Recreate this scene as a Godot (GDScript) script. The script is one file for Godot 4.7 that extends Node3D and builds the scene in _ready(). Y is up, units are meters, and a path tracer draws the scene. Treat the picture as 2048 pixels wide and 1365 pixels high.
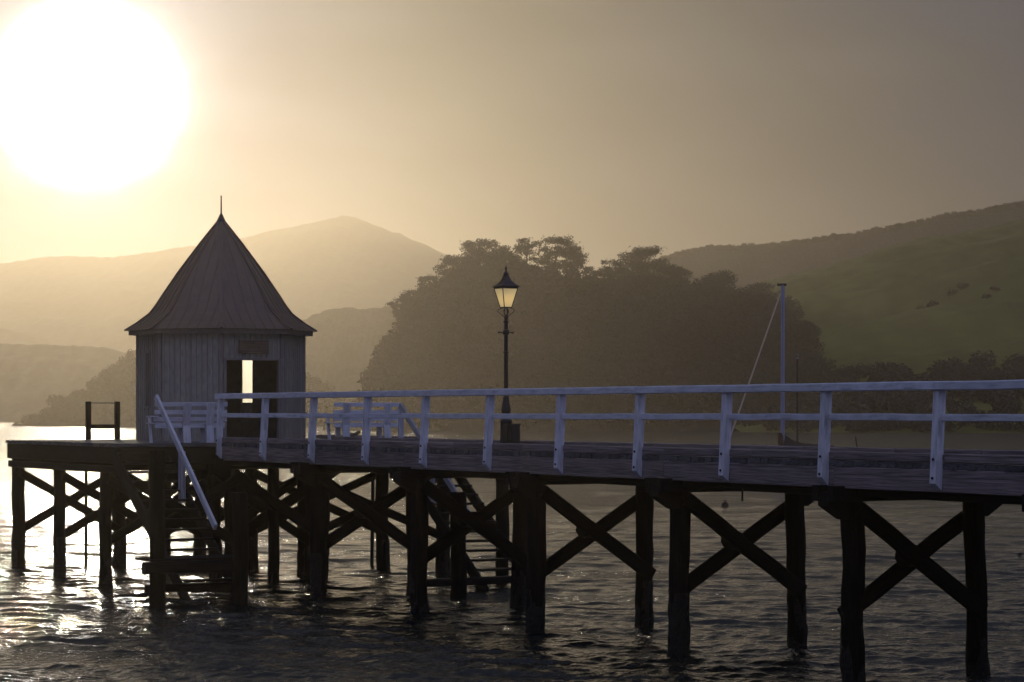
extends Node3D
# Harbour wharf at a hazy sunset: the wharf recedes to the left, its pavilion at the head, wooded headland and hills behind.

const EYE := 4.15          # camera height above the water
const F := 4800.0          # focal length in pixels of a 2048 px wide picture
const PHI := 0.51585       # angle between the wharf's axis and the line of sight
var C := cos(PHI)
var K := sin(PHI)
const DECK := 3.41
var rng := RandomNumberGenerator.new()
var used := {}
var M := {}
var os := 0.0              # origin of the thing being built, along (s), across (w) and up
var ow := 0.0
var oy := 0.0

# ------------------------------------------------------------------ naming
func numbered(called: String) -> String:
	var n: int = used.get(called, 0)
	used[called] = n + 1
	return called if n == 0 else "%s_%03d" % [called, n]

func tag(o: Node3D, label: String, category := "", group := "", kind := "") -> void:
	if label: o.set_meta("label", label)
	if category: o.set_meta("category", category)
	if group: o.set_meta("group", group)
	if kind: o.set_meta("kind", kind)

func obj(called: String, st: SurfaceTool, m: Material, parent: Node3D = null) -> MeshInstance3D:
	var o := MeshInstance3D.new()
	o.mesh = st.commit()
	o.material_override = m
	if parent == null:
		o.name = numbered(called)
		add_child(o)
	else:
		var key: String = str(parent.get_instance_id()) + called
		var n: int = used.get(key, 0)
		used[key] = n + 1
		o.name = called if n == 0 else "%s_%03d" % [called, n]
		parent.add_child(o, true)
	return o

func thing(called: String, label: String, category: String, group := "") -> Node3D:
	var o := Node3D.new()
	o.name = numbered(called)
	add_child(o)
	tag(o, label, category, group)
	return o

# a thing that stands on or in the wharf: s metres along it, w metres across
func wharf_thing(called: String, label: String, category: String, s: float, w: float, y: float, group := "") -> Node3D:
	var o := thing(called, label, category, group)
	os = s; ow = w; oy = y
	o.transform = Transform3D(Basis(Vector3(K, 0, C), Vector3.UP, Vector3(-C, 0, K)), Vector3(w * C - s * K, y, -(w * K + s * C)))
	return o

func L(s: float, y: float, w: float) -> Vector3:
	return Vector3(-(s - os), y - oy, -(w - ow))

func s_at(px: float, w: float) -> float:
	var r := (1024.0 - px) / F
	return w * (C + r * K) / (K - r * C)

# ------------------------------------------------------------------ mesh helpers
func begin() -> SurfaceTool:
	var st := SurfaceTool.new()
	st.begin(Mesh.PRIMITIVE_TRIANGLES)
	return st

func tri(st: SurfaceTool, a: Vector3, b: Vector3, c: Vector3, n: Vector3, ua := Vector2.ZERO, ub := Vector2.ZERO, uc := Vector2.ZERO) -> void:
	if (b - a).cross(c - a).dot(n) > 0.0:
		var t := b; b = c; c = t
		var u := ub; ub = uc; uc = u
	st.set_normal(n); st.set_uv(ua); st.add_vertex(a)
	st.set_normal(n); st.set_uv(ub); st.add_vertex(b)
	st.set_normal(n); st.set_uv(uc); st.add_vertex(c)

func quad(st: SurfaceTool, a: Vector3, b: Vector3, c: Vector3, d: Vector3, out: Vector3, uv := Rect2(0, 0, 1, 1)) -> void:
	var n := (c - a).cross(d - b)
	if n.length_squared() < 1e-14: return
	n = n.normalized()
	if n.dot(out) < 0.0: n = -n
	var u0 := uv.position
	var u1 := uv.position + uv.size
	tri(st, a, b, c, n, u0, Vector2(u1.x, u0.y), u1)
	tri(st, a, c, d, n, u0, u1, Vector2(u0.x, u1.y))

func tone(st: SurfaceTool, lo := 0.78, hi := 1.12) -> void:
	var t := rng.randf_range(lo, hi)
	st.set_color(Color(t, t * rng.randf_range(0.97, 1.0), t * rng.randf_range(0.94, 1.0)))

# a squared timber from a to b with chamfered edges; the grain runs along it
func beam(st: SurfaceTool, a: Vector3, b: Vector3, wid: float, hei: float, up := Vector3.UP, ch := 0.008, sag := 0.0) -> void:
	var d := (b - a).normalized()
	if absf(d.dot(up)) > 0.98: up = Vector3.RIGHT
	var side := d.cross(up).normalized()
	var u := side.cross(d)
	var hw := wid / 2.0
	var hh := hei / 2.0
	ch = minf(ch, minf(hw, hh) * 0.6)
	var sec: Array[Vector2] = [Vector2(-hw + ch, -hh), Vector2(hw - ch, -hh), Vector2(hw, -hh + ch), Vector2(hw, hh - ch), Vector2(hw - ch, hh), Vector2(-hw + ch, hh), Vector2(-hw, hh - ch), Vector2(-hw, -hh + ch)]
	var run := a.distance_to(b)
	var off := Vector2(rng.randf(), rng.randf())
	var parts := 1 if sag == 0.0 else 4
	var prev: Array[Vector3] = []
	for k in parts + 1:
		var f := float(k) / parts
		var base := a.lerp(b, f)
		var j := side * rng.randf_range(-sag, sag) + u * rng.randf_range(-sag, sag)
		if k == 0 or k == parts: j = j * 0.4
		var ring: Array[Vector3] = []
		for p in sec: ring.append(base + j + side * p.x + u * p.y)
		if k > 0:
			for i in 8:
				var i2 := (i + 1) % 8
				var out := side * (sec[i].x + sec[i2].x) + u * (sec[i].y + sec[i2].y)
				var v := float(i) * 0.21
				quad(st, prev[i], ring[i], ring[i2], prev[i2], out, Rect2(off.x + (f - 1.0 / parts) * run / 1.5, off.y + v, run / parts / 1.5, sec[i].distance_to(sec[i2]) / 0.7))
		else:
			for i in range(1, 7): tri(st, ring[0], ring[i], ring[i + 1], -d, off, off + Vector2(0.02, 0.1), off + Vector2(0.05, 0.2))
		if k == parts:
			for i in range(1, 7): tri(st, ring[0], ring[i], ring[i + 1], d, off, off + Vector2(0.02, 0.1), off + Vector2(0.05, 0.2))
		prev = ring

func box(st: SurfaceTool, lo: Vector3, hi: Vector3, ch := 0.006) -> void:
	var c := (lo + hi) / 2.0
	var e := hi - lo
	if e.x >= e.y and e.x >= e.z: beam(st, Vector3(lo.x, c.y, c.z), Vector3(hi.x, c.y, c.z), e.z, e.y, Vector3.UP, ch)
	elif e.y >= e.z: beam(st, Vector3(c.x, lo.y, c.z), Vector3(c.x, hi.y, c.z), e.z, e.x, Vector3.RIGHT, ch)
	else: beam(st, Vector3(c.x, c.y, lo.z), Vector3(c.x, c.y, hi.z), e.x, e.y, Vector3.UP, ch)

# box in wharf coordinates
func wbox(st: SurfaceTool, s0: float, s1: float, y0: float, y1: float, w0: float, w1: float, ch := 0.006) -> void:
	var a := L(s0, y0, w0)
	var b := L(s1, y1, w1)
	box(st, Vector3(minf(a.x, b.x), minf(a.y, b.y), minf(a.z, b.z)), Vector3(maxf(a.x, b.x), maxf(a.y, b.y), maxf(a.z, b.z)), ch)

# a weathered round log
func wood_log(st: SurfaceTool, a: Vector3, b: Vector3, ra: float, rb: float, rough := 0.06, sides := 14, rings := 12) -> void:
	var d := (b - a).normalized()
	var e1 := d.cross(Vector3.FORWARD if absf(d.z) < 0.9 else Vector3.RIGHT).normalized()
	var e2 := d.cross(e1)
	var n := FastNoiseLite.new()
	n.seed = rng.randi() % 100000
	n.frequency = 0.9
	n.fractal_octaves = 3
	var len := a.distance_to(b)
	var off := rng.randf()
	var rows: Array = []
	for k in rings + 1:
		var f := float(k) / rings
		var p := a.lerp(b, f)
		p += (e1 * n.get_noise_2d(f * len * 0.5, 40.0) + e2 * n.get_noise_2d(f * len * 0.5, 80.0)) * ra * 0.25
		var row := PackedVector3Array()
		for i in sides:
			var t := TAU * i / sides
			var r := lerpf(ra, rb, f) * (1.0 + rough * 2.2 * n.get_noise_3d(cos(t) * 1.2, sin(t) * 1.2, f * len * 1.6))
			row.append(p + (e1 * cos(t) + e2 * sin(t)) * r)
		rows.append(row)
	for k in rings:
		for i in sides:
			var i2 := (i + 1) % sides
			var q := [rows[k][i], rows[k + 1][i], rows[k + 1][i2], rows[k][i2]]
			var nn: Array[Vector3] = []
			for x in [i, i, i2, i2]:
				var t := TAU * float(x) / sides
				nn.append(e1 * cos(t) + e2 * sin(t))
			var uv := [Vector2(off + float(k) / rings * len / 1.5, float(i) / sides * 1.5), Vector2(off + float(k + 1) / rings * len / 1.5, float(i) / sides * 1.5), Vector2(off + float(k + 1) / rings * len / 1.5, float(i + 1) / sides * 1.5), Vector2(off + float(k) / rings * len / 1.5, float(i + 1) / sides * 1.5)]
			var order := [0, 1, 2, 0, 2, 3]
			if (q[1] - q[0]).cross(q[2] - q[0]).dot(nn[0]) > 0.0: order = [0, 2, 1, 0, 3, 2]
			for x in order:
				st.set_normal(nn[x]); st.set_uv(uv[x]); st.add_vertex(q[x])
	for i in range(1, sides - 1): tri(st, rows[rings][0], rows[rings][i], rows[rings][i + 1], d)

func lathe(st: SurfaceTool, base: Vector3, prof: Array, sides := 16, twist := 0.0, flat := false) -> void:
	for k in prof.size() - 1:
		var p: Vector2 = prof[k]
		var q: Vector2 = prof[k + 1]
		var sl := Vector2(q.y - p.y, -(q.x - p.x)).normalized()
		for i in sides:
			var t0 := TAU * i / sides + twist
			var t1 := TAU * (i + 1) / sides + twist
			var a := base + Vector3(cos(t0) * p.x, p.y, sin(t0) * p.x)
			var b := base + Vector3(cos(t1) * p.x, p.y, sin(t1) * p.x)
			var c := base + Vector3(cos(t1) * q.x, q.y, sin(t1) * q.x)
			var d := base + Vector3(cos(t0) * q.x, q.y, sin(t0) * q.x)
			var tm := (t0 + t1) / 2.0
			if flat:
				quad(st, a, b, c, d, Vector3(cos(tm) * sl.x, sl.y, sin(tm) * sl.x), Rect2(float(i) / sides, p.y, 1.0 / sides, q.y - p.y))
				continue
			var n0 := Vector3(cos(t0) * sl.x, sl.y, sin(t0) * sl.x)
			var n1 := Vector3(cos(t1) * sl.x, sl.y, sin(t1) * sl.x)
			var vs := [a, c, b, a, d, c]
			var ns := [n0, n1, n1, n0, n0, n1]
			if (c - a).cross(b - a).dot(n0 + n1) > 0.0:
				vs = [a, b, c, a, c, d]; ns = [n0, n1, n1, n0, n1, n0]
			for x in 6:
				st.set_normal(ns[x]); st.set_uv(Vector2(float(i) / sides, vs[x].y)); st.add_vertex(vs[x])

func tube(st: SurfaceTool, pts: Array, r: float, sides := 7, r_end := -1.0) -> void:
	for k in pts.size() - 1:
		var a: Vector3 = pts[k]
		var b: Vector3 = pts[k + 1]
		var d := (b - a).normalized()
		var e1 := d.cross(Vector3.UP if absf(d.y) < 0.9 else Vector3.RIGHT).normalized()
		var e2 := d.cross(e1)
		var ra := r if r_end < 0.0 else lerpf(r, r_end, float(k) / (pts.size() - 1))
		var rb := r if r_end < 0.0 else lerpf(r, r_end, float(k + 1) / (pts.size() - 1))
		a -= d * ra * 0.2
		b += d * rb * 0.2
		for i in sides:
			var t0 := TAU * i / sides
			var t1 := TAU * (i + 1) / sides
			var n0 := e1 * cos(t0) + e2 * sin(t0)
			var n1 := e1 * cos(t1) + e2 * sin(t1)
			var vs := [a + n0 * ra, b + n0 * rb, b + n1 * rb, a + n0 * ra, b + n1 * rb, a + n1 * ra]
			var ns := [n0, n0, n1, n0, n1, n1]
			if (vs[1] - vs[0]).cross(vs[2] - vs[0]).dot(n0) > 0.0:
				vs = [vs[0], vs[2], vs[1], vs[3], vs[5], vs[4]]; ns = [n0, n1, n0, n0, n1, n1]
			for x in 6:
				st.set_normal(ns[x]); st.set_uv(Vector2(0, 0)); st.add_vertex(vs[x])

# ------------------------------------------------------------------ textures and materials
func grain(sd: int, w: int, h: int, fx: float, fy: float, lo: float, hi: float, gamma := 1.0, streak := 0.0) -> ImageTexture:
	var n := FastNoiseLite.new()
	n.seed = sd
	n.frequency = 1.0
	n.fractal_octaves = 5
	var bytes := PackedByteArray()
	bytes.resize(w * h)
	for j in h:
		for i in w:
			var u := TAU * i / w
			var v := TAU * j / h
			var x := n.get_noise_3d(cos(u) * fx + 7.0, sin(u) * fx, cos(v) * fy) * 0.5 + n.get_noise_3d(sin(u) * fx, cos(u) * fx + 3.0, sin(v) * fy + 9.0) * 0.5
			if streak > 0.0:
				x += streak * n.get_noise_2d(cos(v) * fy * 3.0, sin(v) * fy * 3.0)
			x = clampf(0.5 + x * 1.5, 0.0, 1.0)
			bytes[j * w + i] = int(255.0 * lerpf(lo, hi, pow(x, gamma)))
	var im := Image.create_from_data(w, h, false, Image.FORMAT_L8, bytes)
	return ImageTexture.create_from_image(im)

func mat(c: Color, rough: float, tex: Texture2D = null, bump: Texture2D = null, bump_cm := 0.3, spec := 0.5, metal := 0.0) -> StandardMaterial3D:
	var m := StandardMaterial3D.new()
	m.albedo_color = c.linear_to_srgb()
	m.roughness = rough
	m.metallic_specular = spec
	m.metallic = metal
	m.vertex_color_use_as_albedo = true
	if tex: m.albedo_texture = tex
	if bump:
		m.heightmap_enabled = true
		m.heightmap_texture = bump
		m.heightmap_scale = bump_cm
	return m

func world_mapped(m: StandardMaterial3D, scale: float) -> StandardMaterial3D:
	m.uv1_triplanar = true
	m.uv1_world_triplanar = true
	m.uv1_scale = Vector3.ONE * scale
	return m

func make_materials() -> void:
	var wood := grain(11, 256, 256, 0.22, 7.0, 0.55, 1.0, 0.8, 0.35)
	var wood2 := grain(23, 256, 256, 0.35, 8.0, 0.45, 1.0, 0.9, 0.3)
	var paint := grain(31, 256, 256, 0.5, 2.6, 0.78, 1.0, 0.45, 0.12)
	var paint2 := grain(37, 256, 256, 0.6, 1.6, 0.86, 1.0, 0.6)
	var blotch := grain(43, 256, 256, 2.5, 2.5, 0.4, 1.0, 0.8)
	var fine := grain(57, 256, 256, 6.0, 6.0, 0.4, 1.0, 1.0)
	M.wood = mat(Color(0.39, 0.30, 0.265), 0.75, wood, wood, 0.5)
	M.deck = mat(Color(0.20, 0.18, 0.17), 0.7, wood2, wood2, 0.4)
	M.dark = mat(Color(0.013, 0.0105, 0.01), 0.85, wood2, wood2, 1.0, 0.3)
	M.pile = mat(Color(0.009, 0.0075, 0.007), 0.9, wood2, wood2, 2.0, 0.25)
	M.crust = mat(Color(0.015, 0.014, 0.011), 0.8, blotch, fine, 3.0, 0.4)
	M.white = mat(Color(0.80, 0.78, 0.80), 0.55, paint, wood, 0.2)
	M.white_worn = mat(Color(0.55, 0.53, 0.54), 0.65, wood, wood, 0.3)
	M.hut = mat(Color(0.38, 0.35, 0.285), 0.65, paint2, wood, 0.1)
	M.trim = mat(Color(0.30, 0.25, 0.21), 0.6, paint, wood, 0.2)
	M.roof = mat(Color(0.15, 0.092, 0.06), 0.4, paint2, fine, 0.1)
	M.iron = mat(Color(0.022, 0.014, 0.013), 0.4, null, fine, 0.1)
	M.rust = mat(Color(0.05, 0.03, 0.02), 0.8, fine)
	M.sign = mat(Color(0.24, 0.14, 0.09), 0.6, wood, wood, 0.2)
	M.letter = mat(Color(0.09, 0.055, 0.04), 0.7)
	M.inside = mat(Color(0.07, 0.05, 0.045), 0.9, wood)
	M.glass = mat(Color(0.92, 0.84, 0.60), 0.5)
	M.glass.transparency = BaseMaterial3D.TRANSPARENCY_ALPHA
	M.glass.albedo_color.a = 0.75
	M.glass.emission_enabled = true
	M.glass.emission = Color(1.0, 0.92, 0.70)
	M.glass.emission_energy_multiplier = 0.5
	M.glass.backlight_enabled = true
	M.glass.backlight = Color(1, 0.93, 0.75)
	M.frost = mat(Color(0.97, 0.97, 0.95), 0.45)
	M.frost.albedo_color.a = 0.0
	M.frost.transparency = BaseMaterial3D.TRANSPARENCY_ALPHA
	M.frost.refraction_enabled = true
	M.frost.refraction_scale = 0.05
	M.bulb = mat(Color(0.35, 0.25, 0.10), 0.3)
	M.hull = mat(Color(0.55, 0.56, 0.60), 0.3, blotch)
	M.alloy = mat(Color(0.30, 0.31, 0.42), 0.4)
	M.canvas = mat(Color(0.06, 0.045, 0.045), 0.9, fine)
	M.canvas_brown = mat(Color(0.16, 0.07, 0.035), 0.9, fine)
	M.sail = mat(Color(0.70, 0.60, 0.50), 0.8)
	M.buoy = mat(Color(0.03, 0.02, 0.018), 0.7, null, null, 0.0, 0.3)
	M.bark = mat(Color(0.06, 0.045, 0.035), 0.9)
	M.leaf = mat(Color(0.055, 0.05, 0.034), 0.85)
	M.leaf.backlight_enabled = true
	M.leaf.backlight = Color(0.12, 0.14, 0.06)
	M.leaf_far = mat(Color(0.075, 0.058, 0.046), 0.9, null, null, 0.0, 0.2)
	var soft := grain(61, 256, 256, 1.4, 1.4, 0.78, 1.0, 0.9)
	M.grass = world_mapped(mat(Color(0.19, 0.175, 0.042), 0.95, soft, fine, 4.0, 0.2), 0.012)
	M.scrub = world_mapped(mat(Color(0.085, 0.066, 0.05), 0.95, blotch, fine, 20.0, 0.2), 0.03)
	M.far = world_mapped(mat(Color(0.10, 0.09, 0.055), 0.95, blotch), 0.006)
	# water: dark, glossy; fine ripples by relief, the chop is in the mesh
	var rip := FastNoiseLite.new()
	rip.seed = 5
	rip.frequency = 0.03
	rip.fractal_octaves = 4
	var rip_im := rip.get_seamless_image(512, 512)
	M.water = mat(Color(0.010, 0.013, 0.011), 0.06, null, ImageTexture.create_from_image(rip_im), 1.4, 0.5)
	world_mapped(M.water, 0.55)
	M.water.vertex_color_use_as_albedo = false
	M.water_mid = M.water.duplicate()
	M.water_mid.uv1_scale = Vector3.ONE * 0.43
	M.water_mid.heightmap_scale = 3.0
	M.water_mid.roughness = 0.08
	M.water_out = M.water.duplicate()
	M.water_out.uv1_scale = Vector3.ONE * 0.3
	M.water_out.heightmap_scale = 7.0
	M.water_out.roughness = 0.11
	M.water_far = M.water.duplicate()
	M.water_far.uv1_scale = Vector3.ONE * 0.2
	M.water_far.heightmap_scale = 15.0
	M.water_far.roughness = 0.14

# ------------------------------------------------------------------ sky
const SKY_T := [0.0, 1.0, 1.7, 2.3, 3.0, 3.8, 4.6, 6.0, 8.0, 10.0, 13.0, 17.0, 21.0, 28.0, 45.0, 90.0, 180.0]
const SKY_R := [150.0, 40.0, 6.0, 0.75, 0.34, 0.20, 0.13, 0.10, 0.09, 0.08, 0.065, 0.046, 0.036, 0.036, 0.055, 0.18, 0.27]
const SKY_G := [145.0, 39.0, 6.0, 0.78, 0.38, 0.24, 0.17, 0.14, 0.12, 0.10, 0.075, 0.054, 0.043, 0.044, 0.07, 0.22, 0.31]
const SKY_B := [138.0, 38.0, 6.0, 0.86, 0.48, 0.34, 0.25, 0.19, 0.13, 0.10, 0.085, 0.068, 0.062, 0.066, 0.11, 0.42, 0.58]
var sun_dir := Vector3(-0.172, 0.1285, -0.975).normalized()

func make_sky() -> Sky:
	var w := 1536
	var h := 768
	var table := PackedVector3Array()
	for i in 1801:
		var t := i * 0.1
		var k := 0
		while k < SKY_T.size() - 2 and t > SKY_T[k + 1]: k += 1
		var f: float = (t - SKY_T[k]) / (SKY_T[k + 1] - SKY_T[k])
		f = clampf(f, 0.0, 1.0)
		table.append(Vector3(exp(lerpf(log(SKY_R[k]), log(SKY_R[k + 1]), f)), exp(lerpf(log(SKY_G[k]), log(SKY_G[k + 1]), f)), exp(lerpf(log(SKY_B[k]), log(SKY_B[k + 1]), f))))
	var px := PackedFloat32Array()
	px.resize(w * h * 3)
	# thin high haze: broad streaks, the same all round
	var thin := FastNoiseLite.new()
	thin.seed = 77
	thin.frequency = 1.0
	thin.fractal_octaves = 4
	for j in h:
		var el := PI / 2.0 - PI * (j + 0.5) / h
		var y := sin(el)
		var r := cos(el)
		for i in w:
			var az := TAU * (i + 0.5) / w
			var c := clampf(r * sin(az) * sun_dir.x + y * sun_dir.y - r * cos(az) * sun_dir.z, -1.0, 1.0)
			var th := rad_to_deg(acos(c))
			var v := table[int(th * 10.0)] + Vector3(0.28, 0.20, 0.10) * exp(-maxf(0.0, rad_to_deg(el)) / 4.5 - th / 25.0)
			# away from the sun the sky deepens towards the horizon and is clear blue overhead
			v *= lerpf(1.0, 0.36 + 0.95 * smoothstep(0.0, 50.0, rad_to_deg(el)), smoothstep(25.0, 70.0, th))
			var veil := thin.get_noise_3d(r * sin(az) * 5.0 + y * 6.0, y * 22.0, -r * cos(az) * 5.0)
			v = v * (1.0 + 0.35 * veil) + Vector3(0.05, 0.045, 0.038) * (0.35 + 0.9 * veil) * exp(-th / 22.0)
			var at := (j * w + i) * 3
			px[at] = v.x
			px[at + 1] = v.y
			px[at + 2] = v.z
	var im := Image.create_from_data(w, h, false, Image.FORMAT_RGBF, px.to_byte_array())
	var m := PanoramaSkyMaterial.new()
	m.panorama = ImageTexture.create_from_image(im)
	var sky := Sky.new()
	sky.sky_material = m
	return sky

func _ready() -> void:
	rng.seed = 20240607
	# camera
	var cam := Camera3D.new()
	cam.name = "camera"
	cam.projection = Camera3D.PROJECTION_FRUSTUM
	cam.near = 0.5
	cam.far = 9000.0
	cam.size = 2.0 * 0.5 * 682.5 / F
	cam.frustum_offset = Vector2(0, 0.5 * 142.5 / F)
	cam.position = Vector3(0, EYE, 0)
	add_child(cam)
	cam.current = true
	# sky, haze and exposure
	var env := Environment.new()
	env.background_mode = Environment.BG_SKY
	env.sky = make_sky()
	env.tonemap_mode = Environment.TONE_MAPPER_LINEAR
	env.tonemap_exposure = 1.0
	env.sdfgi_enabled = true
	env.ssao_enabled = true
	env.ssil_enabled = true
	env.volumetric_fog_enabled = true
	env.volumetric_fog_density = 0.0004
	env.volumetric_fog_albedo = Color(1.0, 0.93, 0.85)
	env.volumetric_fog_anisotropy = 0.81
	var we := WorldEnvironment.new()
	we.name = "world_environment"
	we.environment = env
	add_child(we)
	# sun
	var sun := DirectionalLight3D.new()
	sun.name = "sun"
	sun.light_energy = 0.185
	sun.light_color = Color(1.0, 0.942, 0.79)
	sun.light_angular_distance = 0.5
	sun.shadow_enabled = true
	add_child(sun)
	sun.look_at_from_position(Vector3.ZERO, -sun_dir, Vector3.UP)
	make_materials()
	build_water()
	build_hills()
	build_headland()
	build_wharf()
	build_stairs()
	build_railing()
	build_pavilion()
	build_lamp()
	build_benches()
	build_small_things()
	build_boats()

# ------------------------------------------------------------------ water
func build_water() -> void:
	var waves: Array = []
	var main := deg_to_rad(250.0)
	for i in 30:
		var len := 0.12 * pow(12.0, i / 29.0)
		var a := main + rng.randfn(0.0, 0.7)
		var amp := 0.0088 * len * minf(1.0, pow(len / 0.4, 0.3))
		waves.append([cos(a) * TAU / len, sin(a) * TAU / len, amp * rng.randf_range(0.7, 1.3), rng.randf() * TAU, len])
	for i in 9:
		var len := 2.2 * pow(4.0, i / 8.0)
		var a := main + rng.randfn(0.0, 0.6)
		waves.append([cos(a) * TAU / len, sin(a) * TAU / len, 0.0028 * len, rng.randf() * TAU, len])
	var zs := PackedFloat32Array()
	var z := 33.0
	while z < 1250.0:
		zs.append(z)
		z += maxf(0.045, z * z * 3.4e-5)
	var cols := 1100
	var nz := zs.size()
	var pos := PackedVector3Array()
	var nor := PackedVector3Array()
	pos.resize(nz * (cols + 1))
	nor.resize(nz * (cols + 1))
	for j in nz:
		var zz := zs[j]
		var cell := maxf(0.045, zz * zz * 3.4e-5)
		var half := 12.0 + zz * 0.28
		var live: Array = []
		for wv in waves:
			var fade := clampf((wv[4] / maxf(cell, half * 2.0 / cols) - 2.0) / 3.0, 0.0, 1.0)
			if fade > 0.0: live.append([wv[0], wv[1], wv[2] * fade, wv[3]])
		for i in cols + 1:
			var x := (float(i) / cols * 2.0 - 1.0) * half
			var y := 0.0
			var gx := 0.0
			var gz := 0.0
			for wv in live:
				var p: float = wv[0] * x + wv[1] * zz + wv[3]
				var am: float = wv[2]
				var sn := sin(p)
				y += am * sn
				var cs := cos(p) * am * (1.0 + 0.6 * sn)
				gx += cs * wv[0]
				gz += cs * wv[1]
			var at := j * (cols + 1) + i
			var calm := clampf((1.0 - absf(float(i) / cols * 2.0 - 1.0)) / 0.2, 0.0, 1.0) * clampf((zz - 33.0) / 2.5, 0.0, 1.0)
			pos[at] = Vector3(x, y * calm, -zz)
			nor[at] = Vector3(-gx * calm, 1.0, gz * calm).normalized()
	var am := ArrayMesh.new()
	var bands := [[0.0, 105.0, M.water], [105.0, 140.0, M.water_mid], [140.0, 200.0, M.water_out], [200.0, 9999.0, M.water_far]]
	for band in bands:
		var idx := PackedInt32Array()
		for j in nz - 1:
			if zs[j] < band[0] or zs[j] >= band[1]: continue
			for i in cols:
				var a := j * (cols + 1) + i
				var b := a + cols + 1
				idx.append_array([a, b, b + 1, a, b + 1, a + 1])
		var arr := []
		arr.resize(Mesh.ARRAY_MAX)
		arr[Mesh.ARRAY_VERTEX] = pos
		arr[Mesh.ARRAY_NORMAL] = nor
		arr[Mesh.ARRAY_INDEX] = idx
		am.add_surface_from_arrays(Mesh.PRIMITIVE_TRIANGLES, arr)
		am.surface_set_material(am.get_surface_count() - 1, band[2])
	var o := MeshInstance3D.new()
	o.name = "water"
	o.mesh = am
	add_child(o)
	tag(o, "choppy dark harbour water with the low sun glittering on it", "", "", "structure")
	var st := begin()
	quad(st, Vector3(-1500, -0.03, 60), Vector3(1500, -0.03, 60), Vector3(1500, -0.03, -3600), Vector3(-1500, -0.03, -3600), Vector3.UP)
	tag(obj("sea", st, M.water_far), "open harbour water reaching to the far hills", "", "", "structure")

# ------------------------------------------------------------------ hills
func profile_y(prof: Array, px: float) -> float:
	for k in prof.size() - 1:
		if px <= prof[k + 1][0]:
			var f: float = clampf((px - prof[k][0]) / (prof[k + 1][0] - prof[k][0]), 0.0, 1.0)
			var f2 := f * f * (3.0 - 2.0 * f)
			return lerpf(prof[k][1], prof[k + 1][1], lerpf(f, f2, 0.35))
	return prof[-1][1]

func height_at(prof: Array, zr: float, x: float) -> float:
	return EYE + (825.0 - profile_y(prof, 1024.0 + x * F / zr)) / F * zr

# a ridge whose crest follows the profile; its face comes down to the shore at zf and its back to zb
func ridge(called: String, label: String, m: Material, prof: Array, zr: float, zf: float, zb: float, rough: float, sd: int, bend := 1.25, cols := 220, rows := 40) -> Callable:
	var n := FastNoiseLite.new()
	n.seed = sd
	n.frequency = 8.0 / (zr - zf)
	n.fractal_octaves = 4
	var fine := FastNoiseLite.new()
	fine.seed = sd + 1
	fine.frequency = 0.25
	fine.fractal_octaves = 3
	var x0: float = (prof[0][0] - 1024.0) / F * zr
	var x1: float = (prof[-1][0] - 1024.0) / F * zr
	var at := func(x: float, z: float) -> Vector3:
		var hr := height_at(prof, zr, x)
		var y: float
		if z <= zr:
			var t := clampf((z - zf) / (zr - zf), 0.0, 1.0)
			y = hr * (pow(t, bend) if bend > 0.0 else 1.0 - pow(1.0 - t, -bend)) + n.get_noise_2d(x, z) * rough * 4.0 * t * (1.0 - t) + fine.get_noise_2d(x, z) * rough * 0.12 * t - 0.5 * (1.0 - t)
		else:
			var t := clampf((z - zr) / (zb - zr), 0.0, 1.0)
			y = hr * (1.0 - t * t) + fine.get_noise_2d(x, z) * rough * 0.12 - 2.0 * t
		return Vector3(x, y, -z)
	var st := begin()
	var grid: Array = []
	for j in rows + 13:
		var z := lerpf(zf, zr, float(j) / rows) if j <= rows else lerpf(zr, zb, float(j - rows) / 12.0)
		var row := PackedVector3Array()
		for i in cols + 1: row.append(at.call(lerpf(x0, x1, float(i) / cols), z))
		grid.append(row)
	st.set_smooth_group(0)
	for j in grid.size() - 1:
		for i in cols:
			var a: Vector3 = grid[j][i]
			var b: Vector3 = grid[j][i + 1]
			var c: Vector3 = grid[j + 1][i + 1]
			var d: Vector3 = grid[j + 1][i]
			if maxf(maxf(a.y, b.y), maxf(c.y, d.y)) < -1.0: continue
			for v in [a, d, c, a, c, b]:
				st.set_color(Color.WHITE)
				st.set_uv(Vector2(v.x, v.z) * 0.02)
				st.add_vertex(v)
	st.generate_normals()
	tag(obj(called, st, m), label, "", "", "structure")
	return at

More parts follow.
